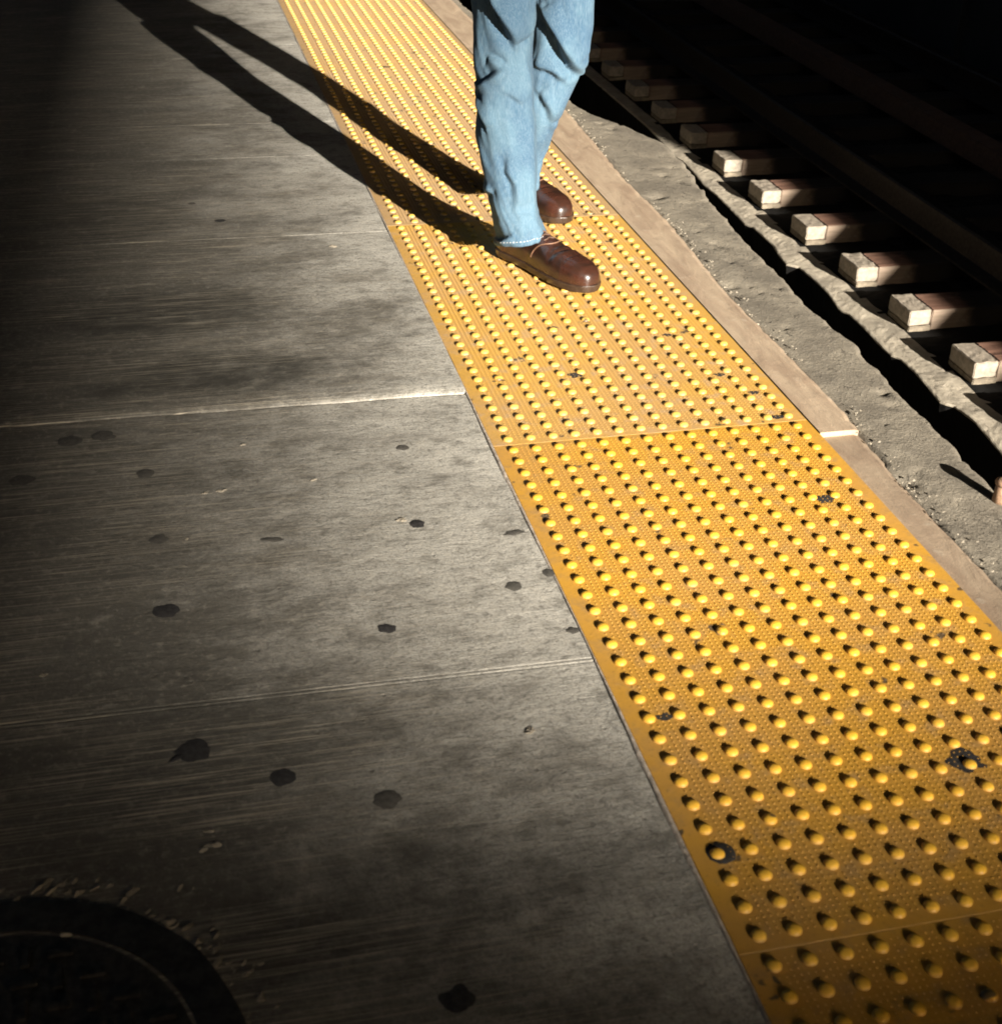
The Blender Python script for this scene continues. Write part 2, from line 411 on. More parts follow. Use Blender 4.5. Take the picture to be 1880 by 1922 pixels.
rows = []; y = -3.0
cols = 22
while y < 8.61:
    xo = lerp_tab(PE, y)[0]+.008*nz(y*13, 5.5)+.004*nz(y*45, 1.5)+.002*nz(y*120, 2)
    row = []
    for i in range(cols):
        t = i/(cols-1); x = .602+(xo-.602)*t
        z = -.009-.008*t*t+.0022*nz(x*9, y*6)+.0010*nz(x*50, y*45)
        if x < lerp_tab(BD, y)[0]-.004: z = -.028
        p = nz(x*36, y*30, 4.4)
        if p > .46 and t > .25: z -= .006*(p-.46)/.2
        row.append((x, y, z))
    row += [(xo+.004+.004*nz(y*20, 9), y, -.035), (xo-.004, y, -.10), (xo-.01, y, -.9)]
    rows.append(row); y += .0125
C = cols+3; vs = [p for r in rows for p in r]; fs = []
for j in range(len(rows)-1):
    for i in range(C-1): fs.append((j*C+i, j*C+i+1, (j+1)*C+i+1, (j+1)*C+i))
pe = from_py('platform_edge', vs, fs, MR, smooth=True); tag(pe, kind='structure')
# crumbs of broken mortar along the board edge
random.seed(5)
bm = bmesh.new()
for k in range(520):
    y = random.uniform(.3, 4.0); xe = lerp_tab(BD, y)[0]
    if nz(y*4, 3) + random.random()*.5 < .18: continue
    x = xe+random.gauss(.012, .014); r = random.uniform(.0008, .0030)
    if x < xe-.004 or x > .9: continue
    m = Matrix.Translation((x, y, -.004+r*.3)) @ Matrix.Rotation(random.random()*6, 4, 'Z') @ Matrix.Diagonal((r*1.5, r, r*.8, 1))
    q = bmesh.ops.create_icosphere(bm, subdivisions=1, radius=1, matrix=m)
    for v in q['verts']: v.co += Vector((random.uniform(-1, 1), random.uniform(-1, 1), random.uniform(-1, 1)))*r*.3
cr = build('mortar_crumbs', bm, M_CHIP); tag(cr, 'broken mortar crumbs scattered along the edge board', 'rubble', kind='stuff')
# iron peg on the grey edge
bm = bmesh.new()
q = bmesh.ops.create_cone(bm, cap_ends=True, segments=14, radius1=.015, radius2=.012, depth=.050, matrix=Matrix.Translation((.826, .868, -.002)))
q = bmesh.ops.create_uvsphere(bm, u_segments=14, v_segments=8, radius=.016, matrix=Matrix.Translation((.826, .868, .022)) @ Matrix.Diagonal((1, 1, .6, 1)))
peg = build('metal_peg', bm, m_simple('rusty_peg', (.30, .19, .12), .6, 90), smooth=True)
tag(peg, 'short rusty metal peg casting a pointed shadow on the grey platform edge', 'peg')

# ------------------------------------------------------------------ track side
LX = [(-3, 1.96), (1.2, 1.95), (2.398, 1.945), (2.618, 1.977), (2.741, 1.966), (2.767, 1.931), (2.87, 1.946), (2.998, 1.962), (3.126, 1.966), (3.162, 1.946), (3.258, 1.947), (3.42, 1.961), (3.551, 1.962), (3.592, 1.943), (3.753, 1.973), (3.898, 1.98), (4.063, 1.975), (4.075, 1.934), (4.194, 1.947), (4.322, 1.971), (4.444, 1.972), (4.557, 1.973), (4.589, 1.95), (4.734, 1.961), (5.003, 1.973), (5.168, 1.967), (5.379, 1.989), (5.558, 1.997), (5.653, 1.979), (5.8, 1.993), (5.96, 2.006), (6.2, 2.02), (14, 2.0)]
ZL = -.83
LX = [(-.988+(a+.988)*.9903 if a > 0 else a, -.575+(b+.575)*.9903) for a, b in LX]
rows = []; y = -3.0
while y < 13:
    xe = lerp_tab(LX, y)[0]+.003*nz(y*40, 3)
    row = [(xe+.03, y, -4.0), (xe+.012, y, ZL-.10), (xe, y, ZL-.008)]
    for i in range(20):
        x = xe + (2.5-xe)*(i/19)**1.6; row.append((x, y, ZL+.004*nz(x*18, y*12)+.002*nz(x*60, y*60)-(.002 if i == 0 else 0)))
    row += [(4.0, y, ZL-.003), (4.34, y, ZL-.003)]
    rows.append(row); y += .02
C = len(rows[0]); vs = [p for r in rows for p in r]; fs = []
for j in range(len(rows)-1):
    for i in range(C-1): fs.append((j*C+i, j*C+i+1, (j+1)*C+i+1, (j+1)*C+i))
tb = from_py('track_bed', vs, fs, M_LEDGE)
tb.data.materials.append(M_PIT)  # near-black faces paint the shade beside and behind the lit ledge
for p in tb.data.polygons:
    if (p.center.z < ZL-.006 and abs(p.normal.z) < .7) or p.center.x > 2.065: p.material_index = 1; tag(tb, kind='structure')
# dark ballast on the bed, right of the tie ends
rows = []; y = -3.0
random.seed(2)
while y < 13:
    row = []
    for i in range(40):
        x = 2.46+.08*i; row.append((x+.02*nz(x*30, y*30), y, ZL+.012+.016*nz(x*24, y*24)+.01*nz(x*60, y*60)))
    rows.append(row); y += .03
C = 40; vs = [p for r in rows for p in r]; fs = []
for j in range(len(rows)-1):
    for i in range(C-1): fs.append((j*C+i, j*C+i+1, (j+1)*C+i+1, (j+1)*C+i))
bl = from_py('ballast', vs, fs, M_DARK); tag(bl, 'sooty ballast between the ties in deep shade', 'ballast', kind='stuff')
bm = bmesh.new(); box(bm, -60, 60, -60, 60, -4.2, -4.0); gr = build('ground', bm, M_PIT); tag(gr, kind='structure')
bm = bmesh.new(); box(bm, -3.9, .60, -2.9, 8.5, -4.0, -.905); w = build('platform_foundation', bm, M_PIT); tag(w, kind='structure')

ZT = -.75
def rough(bm, amp, seed):
    bmesh.ops.subdivide_edges(bm, edges=[e for e in bm.edges if e.calc_length() > .03], cuts=6, use_grid_fill=True)
    for v in bm.verts:
        c = v.co; v.co = c + Vector((nz(c.x*38+seed, c.y*30, c.z*40), nz(c.x*30, c.y*40+seed, 7), nz(c.x*30, c.y*44, seed+3)))*amp + Vector((nz(c.x*120+seed, c.y*120, c.z*90), 0, nz(c.x*130, c.y*120, seed)))*amp*.5
def tie_parts(root, seed=0.0):
    bm = bmesh.new(); box(bm, 0, .090, 0, .165, -.058, 0, .003); box(bm, .001, .094, -.007, .166, -.082, -.060, .003)
    rough(bm, .0030, seed)
    a = build('pale_end_block', bm, M_WHITE, root)
    me = a.data; me.materials.append(M_LIP)
    for p in me.polygons:
        if p.center.z < -.059: p.material_index = 1
    bm = bmesh.new(); box(bm, .0935, 2.25, .002, .163, -.081, -.001, .003)
    rough(bm, .0030, seed+5)
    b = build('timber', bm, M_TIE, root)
    # knotty rough lip at the seam
    bm = bmesh.new()
    for k in range(7):
        y = .02+k*.021; r = .004+.003*abs(nz(k*3.3, 1))
        bmesh.ops.create_icosphere(bm, subdivisions=1, radius=r, matrix=Matrix.Translation((.092+.004*nz(k*2.1, 4), y, .0005)) @ Matrix.Diagonal((1.2, 1.6, .5, 1)))
    c = build('seam_filler', bm, M_DARK, root)
    return [a, b, c]
tie_y = [2.372, 2.842, 3.305, 3.752, 4.240, 4.728, 5.205]
lab = {3.305: 'fourth lit railway tie counted from the top, pale end and brown timber',
       2.842: 'nearest lit railway tie, its brown timber cut off by the right edge',
       3.752: 'middle lit railway tie of the five, pale end with a dark chip',
       4.240: 'lit railway tie second from the top of the row',
       4.728: 'smallest lit railway tie at the top of the row, showing only its pale end',
       5.205: 'railway tie almost wholly in shade, lit only on a sliver of its end',
       2.372: 'railway tie just outside the right edge of the photo'}
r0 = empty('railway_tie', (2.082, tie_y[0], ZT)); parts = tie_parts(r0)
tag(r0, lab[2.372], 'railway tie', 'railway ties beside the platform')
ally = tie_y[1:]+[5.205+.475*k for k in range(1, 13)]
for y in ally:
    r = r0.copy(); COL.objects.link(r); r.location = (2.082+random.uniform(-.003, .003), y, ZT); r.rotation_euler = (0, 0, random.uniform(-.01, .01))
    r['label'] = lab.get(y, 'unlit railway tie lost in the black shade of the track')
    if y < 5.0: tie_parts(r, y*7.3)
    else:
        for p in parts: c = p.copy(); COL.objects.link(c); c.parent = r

def rail(x, label):
    prof = [(-.065, 0), (-.065, .01), (-.012, .025), (-.010, .105), (-.034, .115), (-.034, .138), (-.026, .146), (.026, .146), (.034, .138), (.034, .115), (.010, .105), (.012, .025), (.065, .01), (.065, 0)]
    rings = [[(x+a, yy, ZT+b) for a, b in prof] for yy in (-3, 13)]
    o = build('running_rail', loft(rings), M_RAIL); tag(o, label, 'rail', 'steel rails of the track'); return o
rail(2.56, 'near steel running rail on the ties, a faint line in the shade')
rail(3.99, 'far steel running rail on the ties, deep in the shade')
bm = bmesh.new(); box(bm, 3.30, 3.42, -3, 13, ZT, ZT+.11, .008); g = build('guard_timber', bm, M_BROWN)
tag(g, 'long reddish brown guard timber lying along the track between the rails', 'timber')

# ------------------------------------------------------------------ cast-iron cover in the floor, near left corner
CX, CY = -.842, -.045
cv = empty('access_cover', (CX, CY, .0)); tag(cv, 'round dark cast-iron access cover with a raised grid, in the bottom left corner', 'cover')
def ring(bm, r0, r1, z0, z1, seg=96, jit=0):
    a = []
    for i in range(seg):
        t = PI2*i/seg; c, s = math.cos(t), math.sin(t); j = 1+jit*nz(c*4, s*4, 2)
        a.append([bm.verts.new(p) for p in ((c*r0, s*r0, z0), (c*r0, s*r0, z1), (c*r1*j, s*r1*j, z1), (c*r1*j, s*r1*j, z0))])
    for i in range(seg):
        p, q = a[i], a[(i+1) % seg]
        for k in range(3): bm.faces.new((p[k], p[k+1], q[k+1], q[k]))
bm = bmesh.new(); ring(bm, .222, .268, -.01, .003, jit=.012); bmesh.ops.recalc_face_normals(bm, faces=bm.faces[:]); build('frame_ring', bm, M_IRON, cv)
bm = bmesh.new(); bmesh.ops.create_cone(bm, cap_ends=True, segments=96, radius1=.219, radius2=.217, depth=.012, matrix=Matrix.Translation((0, 0, -.005))); build('lid', bm, M_CAST, cv)
bm = bmesh.new()
for i in range(-5, 6):
    for j in range(-5, 6):
        x, y = i*.036, j*.036
        if math.hypot(x, y) < .195:
            if (i+j) % 2: box(bm, x-.014, x+.014, y-.005, y+.005, .001, .005, .0012)
            else: box(bm, x-.005, x+.005, y-.014, y+.014, .001, .005, .0012)
build('raised_grid', bm, M_CAST, cv)
WHITE = [(-.539,1.123,.004),(-.566,1.122,.003),(-.189,2.29,.006),(-.24,2.088,.004),(-.372,1.134,.003),(-.486,1.285,.003),(-.17,.40,.005),(-.807,.653,.004),(-.601,.295,.004),(-.603,.266,.005),(-.424,1.487,.006),(-.247,.974,.004),(-.758,.169,.005),(-.599,.976,.002),(-.40,1.471,.005),(-.45,1.48,.004)]
random.seed(9)
bm = bmesh.new()
for k in range(80):
    a = random.uniform(.1, 1.75); rr = .268+abs(random.gauss(0, .028)); x, y = CX+rr*math.cos(a), CY+rr*math.sin(a)
    r = random.uniform(.001, .0045)*(1.3 if rr < .30 else .8)
    m = Matrix.Translation((x, y, -.0003)) @ Matrix.Rotation(random.uniform(.2, 1.2), 4, 'Z') @ Matrix.Diagonal((r*1.8, r*.8, r*.6, 1))
    q = bmesh.ops.create_icosphere(bm, subdivisions=1, radius=1, matrix=m)
    for v in q['verts']: v.co += Vector((random.uniform(-1, 1), random.uniform(-1, 1), random.uniform(-1, 1)))*r*.35
for x, y, r in WHITE:
    for k in range(3):
        q = bmesh.ops.create_icosphere(bm, subdivisions=1, radius=1, matrix=Matrix.Translation((x+random.gauss(0, r), y+random.gauss(0, r*.6), .0003)) @ Matrix.Diagonal((r*1.5, r*.9, r*.4, 1)))
        for v in q['verts']: v.co += Vector((random.uniform(-1, 1), random.uniform(-1, 1), random.uniform(-1, 1)))*r*.25
o = build('concrete_chips', bm, M_CHIP); tag(o, 'loose pale chips of concrete, mostly around the iron cover', 'rubble', kind='stuff')

# ------------------------------------------------------------------ chewing gum spots
GUM = [(-.61, .447, .022, 0, 'black gum spot with a small tail, lower left, beyond the iron cover'),
 (-.503, .373, .016, 0, 'black gum spot to the right of the tailed one, lower left'),
 (-.353, -.014, .018, 0, 'large round gum spot at the bottom edge of the photo'),
 (-.637, .776, .019, 0, 'black oval gum spot on the left, below the light lip between slabs'),
 (-.318, .669, .013, 0, 'small black ring-like gum spot in the middle of the near slab'),
 (-.045, .612, .009, 1, 'small gum spot close to the strip, just above the double groove'),
 (-.039, .77, .012, 1, 'gum spot touching the strip edge halfway down the near slab'),
 (-.066, .897, .014, 1, 'smeared slanting gum spot near the strip edge'),
 (-.221, .955, .013, 0, 'dark gum spot with a white fleck at its left'),
 (-.199, 1.224, .011, 1, 'small gum spot right of centre below the lip'),
 (-.661, 1.208, .015, 1, 'gum spot left of the dark stain below the lip'),
 (-.642, .984, .014, 1, 'faded flat gum spot on the left in the middle of the near slab'),
 (-.462, .949, .014, 1, 'thin slanting gum spot right of the faded flat one'),
 (-.794, 1.355, .021, 1, 'left one of the two gum spots side by side just under the lip'),
 (-.735, 1.365, .020, 1, 'right one of the two gum spots side by side just under the lip'),
 (-.871, 1.221, .019, 1, 'gum spot at the left edge of the photo under the lip'),
 (-.452, 2.519, .012, 0, 'small dark gum spot on the far slab, below the leg shadow'),
 (-.517, 2.665, .010, 1, 'smallest gum spot on the far slab, farther from the strip'),
 (-.104, .744, .013, 2, 'pale gum spot left of the one touching the strip edge'),
 (-.378, .307, .017, 2, 'pale blurred gum spot in the lower middle')]
for n, (x, y, r, k, l) in enumerate(GUM):
    bm = bmesh.new(); c = bm.verts.new((0, 0, .0008)); A = []; B = []
    for i in range(56):
        a = PI2*i/56; q = r*(1+.30*nz(math.cos(a)*1.5+n*3, math.sin(a)*1.5, n)+.06*nz(math.cos(a)*6+n, math.sin(a)*6, n))
        e = 1.35 if 'slanting' in l else 1.08
        A.append(bm.verts.new((q*e*math.cos(a), q*.95*math.sin(a)*(.55 if 'slanting' in l else 1), .0001)))
        B.append(bm.verts.new((q*e*.82*math.cos(a), q*.78*math.sin(a)*(.55 if 'slanting' in l else 1),   .0006)))
    for i in range(56):
        j = (i+1) % 56; bm.faces.new((A[i], A[j], B[j], B[i])); bm.faces.new((B[i], B[j], c))
    if 'tail and' in l or 'small tail' in l:
        m = Matrix.Translation((-.024, -.010, .0003)) @ Matrix.Rotation(.6, 4, 'Z') @ Matrix.Diagonal((.012, .005, .001, 1)); bmesh.ops.create_icosphere(bm, subdivisions=2, radius=1, matrix=m)
    o = build('gum_spot', bm, M_GUM if k == 0 else (M_GUM2 if k == 2 else m_gum1), smooth=True) if False else build('gum_spot', bm, M_GUM if k == 0 else M_GUM2, smooth=True)
    o.location = (x, y, .0002 + (.003 if 1.47 < y < 2.2 else 0)); o.rotation_euler = (0, 0, random.uniform(-.3, .3))
    tag(o, l, 'chewing gum', 'flattened gum spots on the concrete')

# black scuffed gum on the tiles
TG = [(.392, .226, .022, 'large torn black patch around a dome at the lower right of the strip'),
 (.204, 1.467, .013, 'dark smudge between domes in the middle of the strip, below the front shoe'),
 (.461, 1.630, .008, 'tiny dark smudge near the right rows, upper one of three'), (.500, 1.42, .009, 'dark smudge near the right rows, middle one of three'),
 (.544, 1.218, .010, 'dark smudge just above the faint seam, lower one of three'), (.539, 1.328, .009, 'black square smudge touching the last row of domes'),
 (.237, 4.10, .014, 'dark smudge on the far strip, between the leg shadows and the top edge'), (.361, 4.06, .012, 'dark smudge on the far part of the strip, closer to the legs'),
 (.500, .905, .014, 'greasy smudge below the bright cut end of the edge board'), (.022, .391, .009, 'small dark smudge beside the first row of domes, lower left of the strip')]
for n, (x, y, r, l) in enumerate(TG):
    bm = bmesh.new(); c = bm.verts.new((0, 0, .0009)); A = []
    for i in range(26):
        a = PI2*i/26; q = r*(1+.55*nz(math.cos(a)*1.6+n*5, math.sin(a)*1.6, n)+.25*nz(math.cos(a)*5+n, math.sin(a)*5, n+4))
        A.append(bm.verts.new((q*1.25*math.cos(a), q*.9*math.sin(a), .0003)))
    for i in range(26): bm.faces.new((A[i], A[(i+1) % 26], c))
    o = build('gum_smudge', bm, M_GUM, smooth=True); o.location = (x, y, .0012); tag(o, l, 'chewing gum', 'dark smudges on the yellow tiles')
bm = bmesh.new(); A = []
for i in range(48):
    a = PI2*i/48; q = .0180+.0055*math.cos(a-.3)+.0018*nz(math.cos(a)*3, math.sin(a)*3, 2)
    A.append([bm.verts.new((.0097*math.cos(a), .0097*math.sin(a), .0010)), bm.verts.new((q*.93*math.cos(a), q*.93*math.sin(a), .0009)), bm.verts.new((q*math.cos(a), q*math.sin(a), .0001))])
for i in range(48):
    p, q = A[i], A[(i+1) % 48]
    for k in range(2): bm.faces.new((p[k], q[k], q[k+1], p[k+1]))
bmesh.ops.recalc_face_normals(bm, faces=bm.faces[:])
o = build('gum_ring', bm, M_GUM, smooth=True); o.location = (0, 3*PITCH, .0013)
tag(o, 'black ring of old gum around one dome of the first row, lower left', 'chewing gum', 'dark smudges on the yellow tiles')

# ------------------------------------------------------------------ person
def build_person():
    root = empty('person', (.33, 2.32, .0105))
    tag(root, 'person in light blue jeans and brown leather shoes walking along the yellow strip', 'person')
    OFF = Vector(root.location)
    RV = Vector((.963, -.270, 0)); DV = Vector((.270, .963, 0))
    F = [(.90, -.478, -.282, 2.20), (.80, -.468, -.292, 2.17), (.70, -.466, -.308, 2.155), (0.5999, -0.4644, -0.3226, 2.145), (0.5432, -0.4617, -0.3225, 2.14), (0.4854, -0.459, -0.3223, 2.135), (0.4566, -0.457, -0.3173, 2.131), (0.4276, -0.4524, -0.3147, 2.127), (0.3685, -0.4508, -0.3132, 2.12), (0.3114, -0.4436, -0.3067, 2.103), (0.2543, -0.4313, -0.3001, 2.085), (0.1942, -0.4167, -0.2972, 2.075), (0.1537, -0.4071, -0.2954, 2.081), (0.1264, -0.4001, -0.2879, 2.085), (0.0966, -0.3959, -0.2777, 2.095), (0.0666, -0.3889, -0.2713, 2.105)]
    G = [(.90, -.372, -.168, 2.35), (.80, -.352, -.180, 2.36), (.70, -.342, -.184, 2.37), (0.5618, -0.3341, -0.1841, 2.375), (0.4996, -0.3302, -0.1878, 2.377), (0.4679, -0.3315, -0.1961, 2.378), (0.4358, -0.3367, -0.2033, 2.379), (0.4074, -0.3356, -0.1989, 2.38), (0.3691, -0.3448, -0.2163, 2.387), (0.2989, -0.3666, -0.243, 2.4), (0.2237, -0.3853, -0.2649, 2.425), (0.1571, -0.4053, -0.2855, 2.46), (0.1047, -0.4192, -0.292, 2.49), (0.0700, -0.423, -0.2921, 2.5)]
    # creases: (polyline in (lateral, z), amplitude, sharp width, soft width): surface to the right of the line stands proud
    ff = [([(-.445, .68), (-.4183, .6076), (-.3926, .5641), (-.3674, .5217)], .030, .011, .055, 1),
          ([(-.4207, .501), (-.3943, .4919), (-.3707, .4673)], .013, .006, .035, -1),
          ([(-.3887, .4803), (-.4246, .4514), (-.4506, .4314)], .018, .009, .04, 1),
          ([(-.3779, .4205), (-.3398, .3925)], .006, .007, .03, 1),
          ([(-.4534, .3983), (-.4236, .3413)], .013, .009, .035, 1),
          ([(-.3735, .2892), (-.3759, .2509), (-.3567, .2222), (-.3514, .1759)], .009, .011, .04, 1),
          ([(-.414, .1825), (-.4, .2055)], .008, .007, .025, 1),
          ([(-.3963, .0786), (-.3742, .0874), (-.3541, .0979)], .010, .007, .022, -1),
          ([(-.3361, .1596), (-.3101, .1532)], .004, .006, .02, -1)]
    fr = [([(-.3142, .5501), (-.2801, .4996), (-.2592, .4588), (-.2383, .4211), (-.2126, .4019)], .030, .012, .05, 1),
          ([(-.3194, .416), (-.2811, .4065), (-.2436, .3801)], .011, .010, .03, 1),
          ([(-.311, .3549), (-.2861, .3143), (-.2746, .2746)], .011, .010, .035, 1),
          ([(-.2762, .2684), (-.2712, .2453)], .006, .006, .02, 1)]
    def crease(u, z, L):
        d = 0
        for pl, amp, sh, so, sg in L:
            best = 9; sd = 0; tt = 0; n = len(pl)-1
            for k, (a, b) in enumerate(zip(pl, pl[1:])):
                ax, az = a; bx, bz = b; vx, vz = bx-ax, bz-az; L2 = vx*vx+vz*vz
                t = max(0, min(1, ((u-ax)*vx+(z-az)*vz)/L2)); dx, dz = u-ax-t*vx, z-az-t*vz; q = math.hypot(dx, dz)
                if q < best: best = q; sd = 1 if (vx*(z-az)-vz*(u-ax)) > 0 else -1; tt = (k+t)/n
            s = best*sd*sg          # positive: upper/right side
            end = math.sin(math.pi*min(1, max(0, tt))*.94+.1)**.6 if 0 < tt < 1 else .35*math.exp(-(best/sh)**2)
            if s > 0: v = math.exp(-(s/so)**2)*ss(0, sh, s)
            else: v = -.45*math.exp(-(s/(sh*1.6))**2)
            d += 1.2*amp*v*end
        return d
    def leg(tab, dep, L, hem_tilt, seed, knee, up=0):
        rings = []; NS = 112; z = tab[-1][0]; zs = []
        while z < .88: zs.append(z); z += .0045
        for iz, z in enumerate(zs):
            l, r, dep = lerp_tab(tab[::-1], z); c = (l+r)/2; w = (r-l)/2
            dp = (.070 if knee == 0 else .056)+.014*ss(.6, .9, z) + .014*ss(.20, .07, z); yo = .024*ss(.20, .06, z)
            ring_ = []
            for i in range(NS):
                a = PI2*i/NS; ca, sa = math.cos(a), math.sin(a)
                u = c + w*math.copysign(abs(ca)**.92, ca); v = dep - yo + dp*math.copysign(abs(sa)**.92, sa)
                zz = z
                zz = z + (hem_tilt*ca + 1.7*hem_tilt*max(0, -sa))*(1-ss(0, .11, z-zs[0]))
                n = (RV*ca/w + DV*sa/dp).normalized()
                front = ss(.25, -.15, sa)
                d = crease(u, z, L)*front
                q = 7
                d += .0065*mn.noise(Vector((ca*1.6+seed, sa*1.6, z*8)))+.0028*mn.noise(Vector((ca*3+seed, sa*3, z*24+ca*5)))
                d += .004*math.exp(-((z-.10)/.03)**2)*mn.noise(Vector((ca*2, sa*2, seed+z*50)))
                if iz < 4: d += .0022
                p = RV*u + DV*v + n*d; ring_.append((p.x-OFF.x, p.y-OFF.y, zz-OFF.z))
            rings.append(ring_)
        return rings
    bm = bmesh.new()
    def add(rings, cap_top=True):
        Lr = [[bm.verts.new(p) for p in r] for r in rings]; n = len(rings[0])
        for a, b in zip(Lr, Lr[1:]):
            for i in range(n): bm.faces.new((a[i], a[(i+1) % n], b[(i+1) % n], b[i]))
        # turned-in hem
        c = sum((Vector(p) for p in rings[0]), Vector())/n
        inner = [bm.verts.new(Vector(p)+(c-Vector(p))*.06+Vector((0, 0, .0))) for p in rings[0]]
        inner2 = [bm.verts.new(Vector(p)+(c-Vector(p))*.28+Vector((0, 0, .025))) for p in rings[0]]
        for i in range(n):
            j = (i+1) % n; bm.faces.new((Lr[0][j], Lr[0][i], inner[i], inner[j])); bm.faces.new((inner[j], inner[i], inner2[i], inner2[j]))
    add(leg(F, 2.1, ff, .009, 1.0, 0)); add(leg(G, 2.4, fr, .004, 5.0, 1))
    # seat of the trousers
    c0 = RV*(-.322)+DV*2.275
    rings = []
    for k in range(14):
        z = .87+.15*k/13; w = .165-.01*ss(.9, 1.02, z); d = .115
        e = 1 if k > 1 else .75+.2*k
        rings.append([tuple(c0+RV*w*e*math.cos(PI2*i/48)+DV*(d+.04*ss(.90, .84, z))*e*math.sin(PI2*i/48)+Vector((0, 0, z))-OFF) for i in range(48)])
    Lr = [[bm.verts.new(p) for p in r] for r in rings]
    for a, b in zip(Lr, Lr[1:]):
        for i in range(48): bm.faces.new((a[i], a[(i+1) % 48], b[(i+1) % 48], b[i]))
    bm.faces.new(Lr[0]); bm.faces.new(Lr[-1])
    bmesh.ops.recalc_face_normals(bm, faces=bm.faces[:])
    jeans = build('jeans', bm, M_DENIM, root, smooth=True)
    # hem stitching: a raised pale double fold with stitches
    bm = bmesh.new()
    R0 = leg(F, 2.1, ff, .009, 1.0, 0)
    for k in range(0, 112, 2):
        a = Vector(R0[3][k]); b = Vector(R0[3][(k+1) % 112]); c = sum((Vector(p) for p in R0[3]), Vector())/112
        o = (a-c).normalized()*.0012
        p = [a+o, b+o]; h = Vector((0, 0, .0012))
        vs = [bm.verts.new(v) for v in (p[0]-h, p[1]-h, p[1]+h, p[0]+h)]; bm.faces.new(vs)
    build('hem_stitching', bm, M_STITCH, jeans)

    def shoe(heel, direc, zb, LEN=.312):
        d = Vector((direc[0], direc[1], 0)).normalized(); n = Vector((-d.y, d.x, 0)); L = LEN
        H = Vector((heel[0], heel[1], 0))
        def P(t, s, z): q = H+d*t*L+n*s; return (q.x-OFF.x, q.y-OFF.y, z-OFF.z)
        W = [(0, .0), (.012, .016), (.04, .026), (.10, .0325), (.25, .0335), (.40, .036), (.55, .044), (.68, .0495), (.78, .0495), (.87, .0445), (.93, .0365), (.97, .026), (.99, .015), (1.0, .0)]
        HT = [(0, .055), (.03, .070), (.08, .078), (.28, .080), (.38, .075), (.48, .068), (.58, .060), (.70, .052), (.78, .049), (.86, .046), (.92, .040), (.97, .030), (1.0, .014)]
        ts = [i/90 for i in range(91)]
        zs = zb+.016
        rings = []
        NSu = 40
        for t in ts[1:-1]:
            w = lerp_tab(W, t)[0]; h = lerp_tab(HT, t)[0]
            rg = []
            for i in range(NSu+1):
                a = math.pi*i/NSu; ca, sa = math.cos(a), math.sin(a)
                e = .62 if t > .6 else .62+.2*(.6-t)
                u = w*math.copysign(abs(ca)**e, ca)*.985; zz = h*abs(sa)**(.78)
                # narrow the upper towards the ankle
                u *= 1-.30*ss(.3, 1, zz/max(h, .001))*ss(.62, .35, t)
                # creases: toe-cap seam, flex creases, facing edge of the lacing
                cr = 0
                cr -= .0016*math.exp(-((t-.765-.035*ca*ca)/.008)**2)
                cr -= .0040*math.exp(-((t-.665-.02*ca)/.016)**2)*ss(.2, .8, sa)
                cr += .0022*math.exp(-((t-.70)/.02)**2)*ss(.2, .8, sa)
                cr -= .0020*math.exp(-((t-.61+.03*ca)/.010)**2)*ss(.3, .9, sa)
                fx = .30+.22*abs(ca)
                cr += .0022*ss(.0, .012, (.575-.12*abs(ca)**1.4)-t)*ss(.1, .4, sa)
                if t < .56 and sa > .85: cr -= .0018*ss(.30, .12, abs(ca))
                rg.append(P(t, u*(1+cr*8), zs+zz+cr*sa))
            rings.append(rg)
        b2 = bmesh.new(); Lr = [[b2.verts.new(p) for p in r] for r in rings]
        for a, b in zip(Lr, Lr[1:]):
            for i in range(NSu): b2.faces.new((a[i], a[i+1], b[i+1], b[i]))
        b2.faces.new(Lr[0]); b2.faces.new(Lr[-1][::-1]); bmesh.ops.recalc_face_normals(b2, faces=b2.faces[:])
        o = build('shoe', b2, M_LEATHER, root, smooth=True)
        b6 = bmesh.new()
        for off, rr in ((0, .0011), (.006, .0007)):
            prev = None
            for k in range(41):
                a = math.radians(12+156*k/40); ca, sa = math.cos(a), math.sin(a); t = .575-.13*abs(ca)**1.5+off
                w = lerp_tab(W, t)[0]; h = lerp_tab(HT, t)[0]; zz = h*abs(sa)**.78
                u = w*math.copysign(abs(ca)**(.62 if t > .6 else .62+.2*(.6-t)), ca)*.985*(1-.30*ss(.3, 1, zz/h)*ss(.62, .35, t))
                c0_ = Vector(P(t, u*1.012, zs+zz+.0016)); dd = Vector((d.x, d.y, 0))*rr; nn = Vector((n.x*ca, n.y*ca, sa))*rr
                q = [b6.verts.new(c0_+dd*math.cos(PI2*i/6)+nn*math.sin(PI2*i/6)) for i in range(6)]
                if prev:
                    for i in range(6): b6.faces.new((prev[i], prev[(i+1) % 6], q[(i+1) % 6], q[i]))
                prev = q
        bmesh.ops.recalc_face_normals(b6, faces=b6.faces[:]); build('seam', b6, M_SEAM, o, smooth=True)
        def outline(g, z):
            A = [P(t, lerp_tab(W, t)[0]+g, z) for t in ts[1:-1]]; B = [P(t, -lerp_tab(W, t)[0]-g, z) for t in reversed(ts[1:-1])]
            return A+[P(1+g*2.2, 0, z)]+B+[P(-g*1.5, 0, z)]
        rg = [outline(-.004, zb), outline(.001, zb+.001), outline(.0025, zb+.006), outline(.0035, zb+.012), outline(.0035, zb+.016), outline(.002, zb+.0175), outline(-.003, zb+.0178)]
        b3 = loft(rg); build('sole', b3, M_SOLE, o, smooth=False)
        b4 = bmesh.new()
